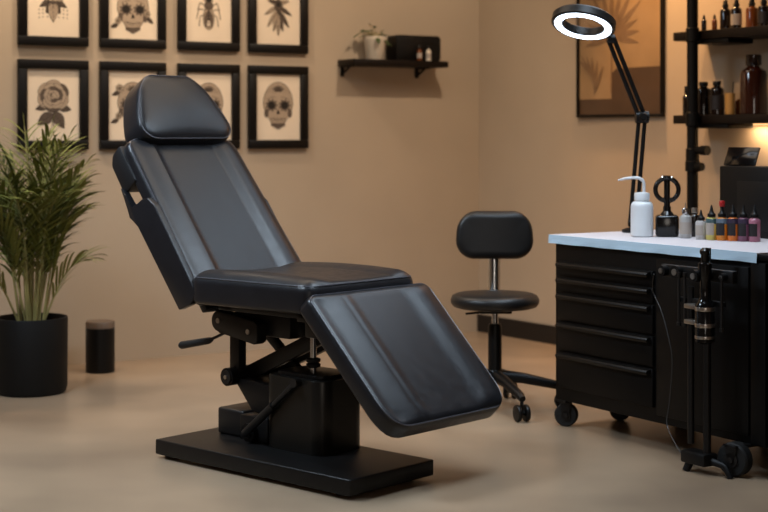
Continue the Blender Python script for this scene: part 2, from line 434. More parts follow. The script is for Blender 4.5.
# ------------------------------------------------------------------ stool
st = thing('stool', 'black swivel stool with small backrest beside the drawer cabinet', 'stool', (.485, 6.56, 0))
b = MB(); b.lathe([(.03, .128), (.040, .135), (.040, .16), (.03, .175)], n=24); hub = b.build('hub', M['plastic'], st)
star = 0
for k in range(5):
    a = math.radians(-72+72*k); dr = V((math.cos(a), math.sin(a), 0))
    b = MB(); b.tube([dr*.02+V((0, 0, .148)), dr*.12+V((0, 0, .138)), dr*.28+V((0, 0, .105)), dr*.305+V((0, 0, .095))], [.028, .024, .019, .014], 12); lg = b.build('leg', M['plastic'], st)
    sd = V((-dr.y, dr.x, 0)); c = dr*.297+V((0, 0, .036))
    b = MB()
    for s_ in (-.019, .019): b.lathe([(.020, -.009), (.034, -.008), (.036, -.004), (.036, .004), (.034, .008), (.020, .009)], c+sd*s_, 22, axis=sd)
    b.cyl(c-sd*.02, c+sd*.02, .010, 12); b.cyl(dr*.297+V((0, 0, .04)), dr*.297+V((0, 0, .104)), .008, 10); b.build('caster', M['plastic'], lg)
b = MB(); b.lathe([(.030, .17), (.030, .36), (.026, .375)], n=24); b.build('column_sleeve', M['plastic'], st)
b = MB(); b.cyl((0, 0, .36), (0, 0, .445), .015, 20); b.build('gas_lift', M['chrome'], st)
b = MB(); b.bx(-.07, .07, -.07, .07, .425, .445, .006); b.tube([(-.05, -.03, .43), (-.13, -.06, .425)], .005, 8); b.build('seat_plate', M['plastic'], st)
b = MB(); b.lathe([(.02, .445), (.165, .446), (.183, .452), (.193, .468), (.194, .482), (.186, .498), (.168, .506), (.10, .509), (.001, .510)], n=48); b.build('seat', M['vinyl'], st)
b = MB(); b.tube([(.0, .05, .437), (.0, .17, .437), (.012, .20, .47), (.012, .20, .78)], .027, 16); b.build('back_post', M['chrome'], st)
def backp(t, v): return .012*(1-v*v)
bm_, lp = pad(.045, .215, lambda t: .180-.016*t, .09, .020, V((.012, .150, .645)), V((0, .06, 1)).normalized(), V((1, 0, 0)), V((0, -1, .06)).normalized(), prof=backp)
bm_.build('backrest', M['vinyl'], st, angle=70)

# ------------------------------------------------------------------ palm in black pot
palm = thing('potted_palm', 'bushy green palm in a round black pot beside the left wall', 'plant', (-1.645, 7.0, 0))
b = MB(); b.lathe([(.148, 0), (.158, .006), (.165, .03), (.167, .345), (.164, .352), (.156, .352), (.153, .34), (.150, .30), (.02, .295)], n=44); b.build('pot', M['pot'], palm)
b = MB(); b.lathe([(.149, .296), (.149, .306), (.10, .314), (.001, .318)], n=32); b.build('soil', M['soil'], palm)
def frond(az, lean, L_, droop, nl, dark, r0):
    b = MB(); d = V((math.cos(az), math.sin(az), 0)); sd = V((-d.y, d.x, 0))
    pts = []; p = d*r0+V((0, 0, .305)); ang = lean
    N = 22; ds = L_/N
    for i in range(N+1):
        pts.append(p.copy()); t = i/N
        p = p+(d*math.sin(ang)+V((0, 0, 1))*math.cos(ang))*ds
        ang += droop*(max(0, t-.35)**1.0)*2.2/N
    b.mi = 0; b.tube(pts, [.0052*(1-.8*i/N)+.001 for i in range(N+1)], 6)
    b.mi = 1
    for k in range(nl):
        t = .34+.66*k/(nl-1); fi = t*N; i = min(int(fi), N-1); q = pts[i].lerp(pts[i+1], fi-i)
        tan = (pts[i+1]-pts[i]).normalized()
        ll = (.25*math.sin(PI*(.18+.78*(k/(nl-1))))+.05)*rnd.uniform(.8, 1.15)
        for sg in (-1, 1):
            if k == nl-1 and sg == 1: continue
            dirv = (tan*rnd.uniform(.6, .95)+sd*sg*(.75 if k < nl-1 else 0)+V((0, 0, .12))).normalized()
            wv = dirv.cross(V((0, 0, 1)) if abs(dirv.z) < .95 else V((1, 0, 0))).normalized()
            if rnd.random() < .5: wv = (wv+V((0, 0, .5))).normalized()
            vs = []; ww = rnd.uniform(.0055, .008); m_ = 6
            c = q.copy(); g = 0
            for j in range(m_+1):
                s_ = j/m_; w_ = ww*(math.sin(PI*min(1, .15+.85*s_))**.7 if s_ < 1 else .02)
                nn = wv.cross(dirv)
                vs += [c-wv*w_, c+nn*w_*.25, c+wv*w_]
                dirv = (dirv+V((0, 0, -.30*s_))).normalized(); c = c+dirv*ll/m_
            fs = []
            for j in range(m_):
                fs += [(j*3, j*3+1, j*3+4, j*3+3), (j*3+1, j*3+2, j*3+5, j*3+4)]
            b._new(vs, fs)
    return b.build('frond', [M['stem'], M['leaf2'] if dark else M['leaf']], palm)
NF = 25
for k in range(NF):
    az = 2*PI*k*.382+rnd.uniform(-.3, .3); inner = k/NF
    lean = .02+.24*inner*rnd.uniform(.7, 1.2)
    ln = rnd.uniform(.80, 1.0)-.30*inner
    dr = rnd.uniform(.6, 1.2)+1.5*inner
    # keep clear of the wall behind
    if V((math.cos(az), math.sin(az), 0)).dot(BW.y) > .5: lean *= .7; dr *= .6
    frond(az, lean, ln, dr, 16, rnd.random() < .4, rnd.uniform(.01, .055))
frond(-.15, .40, .42, 3.2, 9, False, .05)
frond(-2.6, .42, .50, 2.6, 11, False, .05)

# ------------------------------------------------------------------ bin
tb = thing('waste_bin', 'small black cylindrical bin with taupe lid on the floor by the wall', 'bin', (-1.438, 7.60, 0))
b = MB(); b.lathe([(.066, 0), (.072, .004), (.073, .02), (.073, .225)], n=36); b.build('body', M['plastic'], tb)
b = MB(); b.lathe([(.0735, .225), (.0735, .252), (.070, .258), (.02, .259)], n=36); b.build('lid', M['lid'], tb)

# ------------------------------------------------------------------ framed drawings
def dpoly(b, pts, mi, z): b.mi = mi; b.poly([(x, -z, y) for x, y in pts])
def ell(cx, cy, rx, ry, n=24, rot=0):
    return [(cx+rx*math.cos(a)*math.cos(rot)-ry*math.sin(a)*math.sin(rot), cy+rx*math.cos(a)*math.sin(rot)+ry*math.sin(a)*math.cos(rot)) for a in [2*PI*k/n for k in range(n)]]
def stroke(b, pts, w, mi, z):
    b.mi = mi
    for i in range(len(pts)-1):
        (x0, y0), (x1, y1) = pts[i], pts[i+1]; l = math.hypot(x1-x0, y1-y0) or 1e-6
        nx, ny = -(y1-y0)/l*w/2, (x1-x0)/l*w/2
        b.poly([(x0-nx, -z, y0-ny), (x1-nx, -z, y1-ny), (x1+nx, -z, y1+ny), (x0+nx, -z, y0+ny)])
def leafshape(cx, cy, l, w, ang, n=9):
    up = [(l*i/n, w*math.sin(PI*(i/n)**.8)) for i in range(n+1)]; dn = [(l*i/n, -w*math.sin(PI*(i/n)**.8)) for i in range(n-1, 0, -1)]
    return [(cx+x*math.cos(ang)-y*math.sin(ang), cy+x*math.sin(ang)+y*math.cos(ang)) for x, y in up+dn]
def draw_leaf(b, cx, cy, l, w, ang, z, fill=2):
    dpoly(b, leafshape(cx, cy, l, w, ang), fill, z)
    pts = leafshape(cx, cy, l, w, ang); stroke(b, pts+[pts[0]], .0018, 3, z+.0003)
    e = (cx+l*math.cos(ang), cy+l*math.sin(ang)); stroke(b, [(cx, cy), e], .0018, 3, z+.0003)
    for i in range(1, 5):
        t = i/5.5; q = (cx+l*t*math.cos(ang), cy+l*t*math.sin(ang))
        for s_ in (-1, 1): stroke(b, [q, (q[0]+w*.8*math.cos(ang+s_*.9), q[1]+w*.8*math.sin(ang+s_*.9))], .0012, 3, z+.0003)
def d_rose(b, cy=.03, s=1.0, stem=True):
    z = .0008
    if stem:
        stroke(b, [(0, cy-.04*s), (.002, cy-.10*s), (0, cy-.165*s)], .005*s, 2, z)
        draw_leaf(b, -.002, cy-.075*s, .082*s, .025*s, math.radians(214), z+.0004)
        draw_leaf(b, .004, cy-.065*s, .085*s, .024*s, math.radians(-58), z+.0004)
        draw_leaf(b, .02*s, cy-.045*s, .06*s, .016*s, math.radians(-12), z+.0004)
        draw_leaf(b, -.02*s, cy-.04*s, .06*s, .014*s, math.radians(196), z+.0004)
    R = .064*s; k = 0
    for rad, n, pr, sh in ((.047, 6, .034, 1), (.036, 6, .030, 1), (.024, 5, .025, 1), (.013, 4, .02, 1), (.004, 3, .014, 1)):
        for i in range(n):
            a = 2*PI*i/n+k*.55+.5; z += .00012
            c = (rad*s*math.cos(a), cy+rad*s*.95*math.sin(a)); pts = ell(c[0], c[1], pr*s, pr*s*.72, 22, a+PI/2)
            dpoly(b, pts, sh if (i+2*k) % 4 else 2, z); stroke(b, pts+[pts[0]], .0016, 3, z+.00006)
            pts2 = ell(c[0]*.96, cy+(c[1]-cy)*.96, pr*s*.72, pr*s*.5, 16, a+PI/2)
            stroke(b, pts2[:9], .0010, 2 if sh == 1 else 3, z+.00006)
        k += 1
def d_skull(b, cy=0, s=1.0, flowers=False):
    z = .0008
    out = []
    for k in range(48):
        a = 2*PI*k/48; x, y = math.cos(a), math.sin(a)
        rx = .066; 
        if y < -.1: rx = .066-.030*min(1, (-y-.1)/.9)**.9
        out.append((rx*x*s, cy+(.088*y if y > 0 else .098*y)*s))
    dpoly(b, out, 1, z); stroke(b, out+[out[0]], .003, 3, z+.0003)
    for sg in (-1, 1):
        dpoly(b, ell(sg*.029*s, cy-.004*s, .021*s, .019*s), 2, z+.0004); dpoly(b, ell(sg*.029*s, cy-.004*s, .0155*s, .0145*s), 3, z+.0006)
        for k in range(9):
            a = 2*PI*k/9; dpoly(b, ell(sg*.029*s+.024*s*math.cos(a), cy-.004*s+.022*s*math.sin(a), .0045*s, .0045*s, 8), 2, z+.0005)
        dpoly(b, ell(sg*.052*s, cy-.035*s, .010*s, .018*s), 2, z+.0004)
        for k in range(4): stroke(b, [(sg*(.012+.011*k)*s, cy+.045*s), (sg*(.02+.011*k)*s, cy+(.072-.007*k)*s)], .0022, 2, z+.0004)
        stroke(b, [(sg*.012*s, cy+.030*s), (sg*.03*s, cy+.028*s), (sg*.05*s, cy+.018*s)], .003, 2, z+.0004)
    dpoly(b, [(0, cy-.018*s), (.009*s, cy-.040*s), (.003*s, cy-.037*s), (0, cy-.042*s), (-.003*s, cy-.037*s), (-.009*s, cy-.040*s)], 3, z+.0006)
    for k in range(5): dpoly(b, leafshape(0, cy+.05*s, .030*s, .006*s, PI/2+(k-2)*.55), 2, z+.0004)
    stroke(b, [(-.034*s, cy-.055*s), (0, cy-.061*s), (.034*s, cy-.055*s)], .0024, 3, z+.0005)
    for k in range(-4, 5): stroke(b, [(k*.0075*s, cy-.050*s), (k*.0070*s, cy-.072*s)], .0016, 3, z+.0005)
    for k in range(-3, 4): dpoly(b, leafshape(k*.008*s, cy-.073*s, (.028-.004*abs(k))*s, .006*s, -PI/2+k*.10), 2, z+.0005)
    if flowers:
        for fx, fy, fs in ((-.058, .062, .5), (.06, -.02, .42), (-.062, -.05, .4)):
            for k in range(7):
                a = 2*PI*k/7; pts = ell(fx*s+.024*fs*math.cos(a), cy+fy*s+.024*fs*math.sin(a), .022*fs, .016*fs, 14, a); dpoly(b, pts, 1, z+.0008+.00005*k); stroke(b, pts+[pts[0]], .0014, 3, z+.0009+.00005*k)
            dpoly(b, ell(fx*s, cy+fy*s, .012*fs, .012*fs), 3, z+.0014)
            draw_leaf(b, fx*s, cy+fy*s-.02, .045, .011, math.radians(200 if fx < 0 else -40), z+.0007)
def d_beetle(b, cy=0):
    z = .0008
    for sg in (-1, 1):
        for (y0, pts) in ((.02, [(.05, .04), (.066, .0)]), (0, [(.06, .005), (.072, -.05)]), (-.02, [(.05, -.035), (.058, -.09)]), (.04, [(.04, .08), (.03, .11)])):
            stroke(b, [(sg*.015, cy+y0)]+[(sg*x, cy+y) for x, y in pts], .005, 2, z)
    dpoly(b, ell(0, cy-.045, .033, .062), 1, z+.0003)
    dpoly(b, leafshape(-.002, cy-.0, .10, .018, -PI/2-.16), 2, z+.0005); dpoly(b, leafshape(.002, cy, .10, .018, -PI/2+.16), 2, z+.0006)
    pts = ell(0, cy-.045, .033, .062); stroke(b, pts+[pts[0]], .003, 3, z+.0006)
    dpoly(b, ell(0, cy+.025, .028, .026), 2, z+.0006); dpoly(b, ell(0, cy+.058, .018, .016), 3, z+.0007)
    for k in range(5): dpoly(b, ell(0, cy-.01-.02*k, .007, .006, 10), 3, z+.0009)
    dpoly(b, ell(0, cy-.075, .010, .018), 0, z+.0009)
def d_feather(b, cy=0):
    z = .0008; k = 0
    for (ang, l, w, y) in ((-150, .10, .013, .04), (-30, .10, .013, .04), (-125, .12, .014, .02), (-55, .12, .014, .02), (-105, .115, .014, .01), (-75, .115, .014, .01), (-90, .125, .013, .0), (170, .07, .012, .06), (10, .07, .012, .06)):
        draw_leaf(b, .0, cy+y, l, w, math.radians(ang), z+.0004*k, 2 if k % 2 else 1); k += 1
    dpoly(b, ell(0, cy+.045, .026, .036), 2, z+.004); dpoly(b, ell(0, cy+.05, .012, .016), 3, z+.0042)
    for k in range(8):
        a = 2*PI*k/8; dpoly(b, ell(.02*math.cos(a), cy+.045+.028*math.sin(a), .005, .005, 8), 3, z+.0043)
def d_floral(b, cy=0):
    d_rose(b, cy+.06, .95, False)
    for a in (-150, -118, -62, -30): draw_leaf(b, 0, cy+.02, .085, .017, math.radians(a), .0006)
    draw_leaf(b, 0, cy+.02, .12, .028, -PI/2, .0009, 1)
    for x in (-.055, -.03, .03, .055, -.075, .075):
        for j in range(3): dpoly(b, ell(x, cy-.03-.02*j-abs(x)*.1, .003, .0045, 8), 2, .0008)
def framed(name, px0, px1, z0, z1, art, label, group='framed tattoo drawings on the back wall'):
    x0, x1 = BW.sx(px0, -.02), BW.sx(px1, -.02); w, h = x1-x0, z1-z0
    t = thing(name, label, 'picture', BW.w((x0+x1)/2, 0, (z0+z1)/2), BW.a, group)
    fw, dp = .048, .030
    b = MB()
    for (a0, a1, c0, c1) in ((-w/2, w/2, h/2-fw, h/2), (-w/2, w/2, -h/2, -h/2+fw), (-w/2, -w/2+fw, -h/2+fw, h/2-fw), (w/2-fw, w/2, -h/2+fw, h/2-fw)):
        b.bx(a0, a1, -dp, -.001, c0, c1, .004)
    b.build('frame', M['frame'], t)
    b = MB(); b.mi = 0; b.bx(-w/2+fw-.004, w/2-fw+.004, -.012, -.004, -h/2+fw-.004, h/2-fw+.004)
    b2 = MB(); art(b2)
    for f in b2.bm.faces: pass
    pr = b.build('print', [M['paper']], t, smooth=False)
    bmesh.ops.translate(b2.bm, verts=b2.bm.verts, vec=(0, -.0122, 0))
    # the drawing is ink on the same sheet: join into the print mesh
    me = bpy.data.meshes.new('ink'); b2.bm.to_mesh(me); b2.bm.free()
    bmj = bmesh.new(); bmj.from_mesh(pr.data); bmj.from_mesh(me); bmj.to_mesh(pr.data); bmj.free(); bpy.data.meshes.remove(me)
    for k in ('ink1', 'ink2', 'ink3'): pr.data.materials.append(M[k])
    return t
cols = [(18, 88.5), (100, 166), (178, 239.7), (248.7, 308)]
zb0, zb1 = [], []
x_ref = BW.sx(53, -.02)
zl0, zl1 = BW.z(BW.sx(278, -.02), -.02, 148.5), BW.z(BW.sx(278, -.02), -.02, 65.8)
zt0 = BW.z(BW.sx(278, -.02), -.02, 53); zt1 = zt0+(zl1-zl0)
low = [(lambda b: d_rose(b, .045, 1.22), 'black framed drawing of a single rose with leaves, behind the palm'),
       (lambda b: d_skull(b, .01, 1.3, True), 'black framed drawing of a flowered skull partly hidden behind the left side of the headrest'),
       (lambda b: d_skull(b, .015, 1.3), 'black framed skull drawing partly hidden behind the right side of the headrest'),
       (lambda b: d_skull(b, .016, 1.42), 'black framed drawing of a whole ornate skull, right of the headrest')]
top = [(lambda b: d_floral(b, -.01), 'black framed drawing of a hanging flower with dotted drops, above the rose drawing'),
       (lambda b: d_skull(b, -.02, 1.35, True), 'black framed drawing of a flowered skull, second from the left in the upper row'),
       (lambda b: d_beetle(b, -.01), 'black framed drawing of a beetle with spread legs in the upper row'),
       (lambda b: d_feather(b, -.01), 'black framed drawing of a bundle of pointed feathers in the upper row')]
for (p0, p1), (fn, lb) in zip(cols, low): framed('picture_frame', p0, p1, zl0, zl1, fn, lb)
for (p0, p1), (fn, lb) in zip(cols, top): framed('picture_frame', p0, p1, zt0, zt1, fn, lb)

# ------------------------------------------------------------------ floating shelf on the back wall
sx0, sx1 = BW.sx(341, -.04), BW.sx(448.6, -.19); sz = BW.z((sx0+sx1)/2, -.19, 60)
sh = thing('wall_shelf', 'dark wooden shelf on two brackets on the back wall', 'shelf', BW.w((sx0+sx1)/2, 0, sz), BW.a)
sw = (sx1-sx0)/2
b = MB(); b.bx(-sw, sw, -.19, -.001, -.036, 0, .003); b.build('board', M['shelfw'], sh)
for px in (350.5, 425.5):
    x = BW.sx(px, -.1)-(sx0+sx1)/2
    b = MB(); b.bx(x-.012, x+.012, -.13, -.001, -.044, -.0365, .001).bx(x-.012, x+.012, -.008, -.001, -.095, -.036, .001)
    b.prism([(-.10, -.044), (-.008, -.088), (-.008, -.072), (-.075, -.044)], (x-.004, 0, 0), (0, 1, 0), (0, 0, 1), (1, 0, 0), .008); b.build('bracket', M['pipe'], sh)
def shx(px, y): return BW.w(BW.sx(px, y), y, sz)
pp = thing('potted_plant', 'small leafy plant in a white pot on the wall shelf', 'plant', shx(375, -.09), BW.a)
b = MB(); b.lathe([(.048, 0), (.052, .004), (.066, .11), (.072, .118), (.072, .135), (.064, .135), (.062, .115), (.01, .113)], n=30); b.build('pot', M['white'], pp)
b = MB(); b.lathe([(.060, .114), (.055, .121), (.001, .125)], n=20); b.build('soil', M['soil'], pp)
for k in range(36):
    az = 2*PI*k*.382+rnd.uniform(-.2, .2); le = rnd.uniform(.05, .10)*(1 if math.cos(az) < .2 else .55); el = rnd.uniform(.2, 1.4)
    d = V((math.cos(az)*math.cos(el), math.sin(az)*math.cos(el)*(.7 if math.sin(az) < 0 else .2), math.sin(el)))
    b = MB(); p0 = V((d.x*.03, d.y*.03, .122)); pts = [p0, p0+d*le*.6+V((0, 0, .01)), p0+d*le+V((0, 0, -.02*math.cos(el)))]
    b.mi = 0; b.tube(pts, .0016, 5); b.mi = 1
    tip = pts[-1]; dd = (d+V((0, 0, -.5))).normalized(); sd = dd.cross(V((0, 0, 1))).normalized(); n_ = sd.cross(dd)
    l_, w_ = rnd.uniform(.03, .045), rnd.uniform(.011, .016)
    vs = []; fs = []
    for j in range(6):
        s_ = j/5; ww = w_*math.sin(PI*min(.98, .12+.86*s_))
        c = tip+dd*l_*s_-V((0, 0, .02*s_*s_)); vs += [c-sd*ww, c+n_*.003, c+sd*ww]
    for j in range(5): fs += [(j*3, j*3+1, j*3+4, j*3+3), (j*3+1, j*3+2, j*3+5, j*3+4)]
    b._new(vs, fs); b.build('leaf', [M['stem'], M['leaf3']], pp)
x0, x1 = BW.sx(390, -.06), BW.sx(434, -.06); cb = (x0+x1)/2
kb = thing('storage_box', 'black box with rounded corner on the wall shelf beside the white plant pot', 'box', BW.w(cb, -.075, sz), BW.a)
b = MB(); hw = (x1-x0)/2; b.prism([(px_, pz_) for px_, pz_ in rrect(-hw, hw, 0, .150, .018, 6)], (0, -.055, 0), (1, 0, 0), (0, 0, 1), (0, 1, 0), .11, .003); bd_ = b.build('body', M['plastic'], kb)
b = MB(); b.bx(-hw+.006, hw-.006, -.058, -.055, .118, .121); b.build('lid_seam', M['rubber'], kb)
for px, lb in ((419.5, 'small amber bottle with pale label before the black box, the left one of two'), (428.5, 'small pale bottle before the black box, the right one of two')):
    w = shx(px, -.158); t = thing('small_bottle', lb, 'bottle', w, BW.a, 'small bottles on the wall shelf')
    b = MB(); b.lathe([(.014, 0), (.016, .002), (.016, .055), (.013, .062), (.008, .066), (.008, .072)], n=18); b.build('body', M['amber2'] if px < 424 else M['white'], t)
    b = MB(); b.lathe([(.0105, .072), (.0105, .088), (.009, .09)], n=16); b.build('cap', M['plastic'], t)
    b = MB(); b.lathe([(.0165, .015), (.0165, .045)], n=18); b.build('label_band', M['label'], t)

# ------------------------------------------------------------------ poster on the right wall
x0, x1 = RW.sx(577, -.02), RW.sx(663, -.02); pz0, pz1 = 1.297, 2.22
po = thing('poster', 'large sepia botanical print in thin dark frame on the right wall', 'poster', RW.w((x0+x1)/2, 0, (pz0+pz1)/2), RW.a)
w, h, fw = x1-x0, pz1-pz0, .016
b = MB()
for (a0, a1, c0, c1) in ((-w/2, w/2, h/2-fw, h/2), (-w/2, w/2, -h/2, -h/2+fw), (-w/2, -w/2+fw, -h/2+fw, h/2-fw), (w/2-fw, w/2, -h/2+fw, h/2-fw)): b.bx(a0, a1, -.028, -.001, c0, c1, .003)
b.build('frame', M['frame'], po)
b = MB(); b.bx(-w/2+fw-.003, w/2-fw+.003, -.014, -.003, -h/2+fw-.003, h/2-fw+.003)
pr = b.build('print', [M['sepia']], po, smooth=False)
b = MB()
def pl(pts, mi, z): b.mi = mi; b.poly([(x, -.0142-z, y) for x, y in pts])
hw, hh = w/2-fw, h/2-fw
pl([(-hw, -hh), (hw, -hh), (hw, -hh+.085), (-hw, -hh+.085)], 2, .0002)  # dark reflection in the glass, painted onto the print as a lower band
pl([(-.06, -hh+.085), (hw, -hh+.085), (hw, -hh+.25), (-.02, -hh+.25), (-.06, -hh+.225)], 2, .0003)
for k in range(13):
    an = math.radians(90+(k-6)*17); pl([(-.06+x, -.02+y) for x, y in leafshape(0, 0, .30 if abs(k-6) < 4 else .22, .017, an)], 1, .0005+.0001*k)
for k in range(9):
    an = math.radians(90+(k-4)*24); pl([(-.05+x, .22+y) for x, y in leafshape(0, 0, .21, .022, an)], 1, .002+.0001*k)
for k in range(6):
    an = math.radians(35+k*16); pl(leafshape(-.20, -.33+.02*k, .17, .011, an+.5), 1, .0032+.0001*k)
pl([(-.066, -.33), (-.054, -.33), (-.045, .22), (-.055, .22)], 1, .004)
me = bpy.data.meshes.new('ink'); b.bm.to_mesh(me); b.bm.free()
bmj = bmesh.new(); bmj.from_mesh(pr.data); bmj.from_mesh(me); bmj.to_mesh(pr.data); bmj.free()
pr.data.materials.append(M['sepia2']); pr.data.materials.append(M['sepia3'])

# ------------------------------------------------------------------ pipe shelving on the right wall
DS = .24
xs = RW.sx(673, -DS); xp = RW.sx(692.5, -DS-.031)
zu = RW.z(xs, -DS, 32.6); zd = RW.z(xs, -DS, 115.3)
su = thing('pipe_shelving', 'dark wood shelves on a tall black iron pipe post along the right wall', 'shelving', RW.w(xs, 0, 0), RW.a)
LX = 1.5
for zz in (zu, zd):
    b = MB(); b.bx(0, LX, -DS, -.001, zz-.043, zz, .003); shf = b.build('shelf_board', M['shelfw'], su)
    for xx in (xp-xs, LX-.1):
        b = MB(); b.bx(xx-.015, xx+.19, -DS+.012, -.05, zz-.066, zz-.0435, .002); b.build('bracket', M['pipe'], shf)
for xx in (xp-xs, LX-.1):
    b = MB(); yy = -DS-.031
    b.tube([(xx, yy, 0), (xx, yy, CH)], .0275, 20); po_ = b.build('post', M['pipe'], su)
    for zz in (zu-.022, zd-.022, 1.1):
        b = MB(); b.lathe([(.029, -.035), (.033, -.032), (.033, .032), (.029, .035)], (xx, yy, zz), 20); b.build('pipe_collar', M['pipe'], po_)
    b = MB(); b.tube([(xx+.02, yy-.0, 1.125), (xx+.062, yy, 1.125)], .018, 16).tube([(xx+.06, yy, 1.125), (xx+.10, yy, 1.125)], .024, 16); b.build('clamp_knob', M['pipe'], po_)
    b = MB(); b.lathe([(.029, 0), (.036, .003), (.036, .05), (.029, .055)], (xx, yy, 1.02), 20); b.lathe([(.02, 0), (.024, .01), (.02, .04)], (xx+.03, yy-.005, 1.045), 14, axis=(1, 0, 0)); b.build('pipe_collar', M['pipe'], po_)
led_x = RW.sx(752, -.02)+.06-xs
b = MB(); b.bx(led_x-.12, led_x+.6, -.026, -.016, zd-.050, zd-.0435); b.build('led_strip', M['led'], su)

def bottle(name, label, w, az, h, r, mbody, cap='dropper', mcap=None, lab=None, group=None, seg=24, cat='bottle', shoulder=.72):
    t = thing(name, label, cat, w, az, group); mcap = mcap or M['plastic']
    hb = h*shoulder if cap else h
    b = MB(); b.lathe([(r*.9, 0), (r, .003), (r, hb*.84), (r*.93, hb*.91), (r*.6, hb*.97), (r*.45, hb), (r*.45, hb+h*.03)], n=seg); b.build('body', mbody, t)
    z = hb+h*.02
    if cap == 'dropper':
        b = MB(); b.lathe([(r*.56, z), (r*.56, z+h*.09), (r*.44, z+h*.10), (r*.40, z+h*.19), (r*.22, h*.99), (r*.1, h)], n=16); b.build('dropper_cap', mcap, t)
    elif cap == 'nozzle':
        b = MB(); b.lathe([(r*.72, z-h*.02), (r*.72, z+h*.06), (r*.5, z+h*.085), (r*.32, z+h*.16), (r*.12, h*.985), (r*.08, h)], n=18); b.build('nozzle_cap', mcap, t)
    elif cap == 'flat':
        b = MB(); b.lathe([(r*.58, z), (r*.60, z+.002), (r*.60, h-.003), (r*.55, h)], n=20); b.build('cap', mcap, t)
    if lab:
        b = MB(); b.lathe([(r*1.015, hb*.18), (r*1.015, hb*.68)], n=seg); b.build('label_band', lab, t)
    return t
def rsx(px, y, z): return RW.w(RW.sx(px, y), y, z+.0005)
GU, GL = 'bottles on the upper pipe shelf', 'bottles on the lower pipe shelf'
YS = -.15
for px, h, r, mt, cp, lb in (
        (704, .085, .013, M['darkglass'], 'dropper', 'tiny dark dropper bottle just right of the iron post, leftmost on the upper shelf'),
        (714.5, .082, .013, M['amber2'], 'dropper', 'tiny brown dropper bottle second from the left on the upper shelf'),
        (725.5, .150, .027, M['darkglass'], 'dropper', 'tall dark dropper bottle third from the left on the upper shelf'),
        (736.5, .150, .026, M['darkglass'], 'dropper', 'dark dropper bottle with grey label left of the orange bottle on the upper shelf'),
        (752, .145, .029, M['amber2'], 'dropper', 'orange amber dropper bottle on the upper shelf'),
        (764, .150, .028, M['darkglass'], 'dropper', 'dark dropper bottle right of the orange one on the upper shelf')):
    bottle('dropper_bottle', lb, rsx(px, YS, zu), 0, h, r, mt, cp, group=GU, lab=M['labeld'] if px > 760 else (M['label'] if px == 736.5 else None))
bottle('glass_bottle', 'narrow bottle peeking out left of the iron post on the lower shelf', rsx(687, YS+.07, zd), 0, .15, .022, M['darkglass'], 'flat', group=GL)
bottle('glass_bottle', 'dark brown bottle directly right of the iron post on the lower shelf', rsx(703.5, YS, zd), 0, .165, .037, M['darkglass'], 'flat', group=GL, shoulder=.85)
bottle('glass_bottle', 'dark jar with pale spotted labels on the lower shelf', rsx(717, YS-.01, zd), 0, .165, .034, M['darkglass'], 'flat', lab=M['labeld'], group=GL, shoulder=.85)
t = thing('glass_cup', 'amber glass cup with a thin stick on the lower shelf', 'cup', rsx(730, YS, zd), 0)
b = MB(); b.lathe([(.020, 0), (.023, .003), (.025, .105), (.023, .105), (.021, .006), (.001, .005)], n=24); b.build('cup', M['tan'], t)
b = MB(); b.tube([(.005, 0, .007), (.016, 0, .16)], .0025, 8); b.build('stick', M['shelfw'], t)
bottle('glass_bottle', 'short orange jar tucked left of the big brown bottle', rsx(739.5, YS+.07, zd), 0, .075, .021, M['amber2'], None, group=GL)
t = bottle('glass_bottle', 'big round-shouldered brown glass bottle on the lower shelf', rsx(753.5, YS, zd), 0, .285, .064, M['amber'], 'flat', group=GL, seg=36, shoulder=.80, mcap=M['darkglass'])

# ------------------------------------------------------------------ drawer cabinet
CT = .784; CL = 1.42; DP = .68; CBZ = .108
cab = thing('drawer_cabinet', 'long black tool cabinet on casters with five drawers and white covered top', 'cabinet', CB.w(0, 0, 0), CB.a)
XD = CB.sx(657)
b = MB(); b.bx(0, CL, 0, DP, CBZ, CT-.022, .006); b.bx(-.012, CL+.01, -.014, DP+.01, CT-.022, CT, .004); b.build('body', M['cab'], cab)
zz = [CB.z(.05, 0, q) for q in (260, 275.5, 291.5, 320.5, 350.5, 388)]
for i in range(5):
    z1, z0 = zz[i], zz[i+1]
    b = MB(); b.bx(.03, XD-.012, -.012, .002, z0+.004, z1-.004, .003); dr = b.build('drawer', M['cab_d'], cab)
    b = MB(); b.prism([(0, 0), (-.020, -.004), (-.024, -.012), (-.020, -.022), (-.012, -.018), (-.012, -.010), (0, -.012)], (.04, -.011, z1-.006), (0, 1, 0), (0, 0, 1), (1, 0, 0), XD-.012-.05, .0015)
    b.build('handle', M['handle'], dr)
b = MB(); b.bx(XD+.006, 1.085, -.010, .002, .14, CT-.05, .003); b.build('door', M['cab_d'], cab)
b = MB(); b.bx(1.10, 1.17, -.016, .002, .115, CT-.03, .004); b.build('corner_post', M['cab'], cab)
b = MB(); b.bx(1.185, CL-.02, -.010, .002, .14, CT-.05, .003); b.build('door', M['cab_d'], cab)
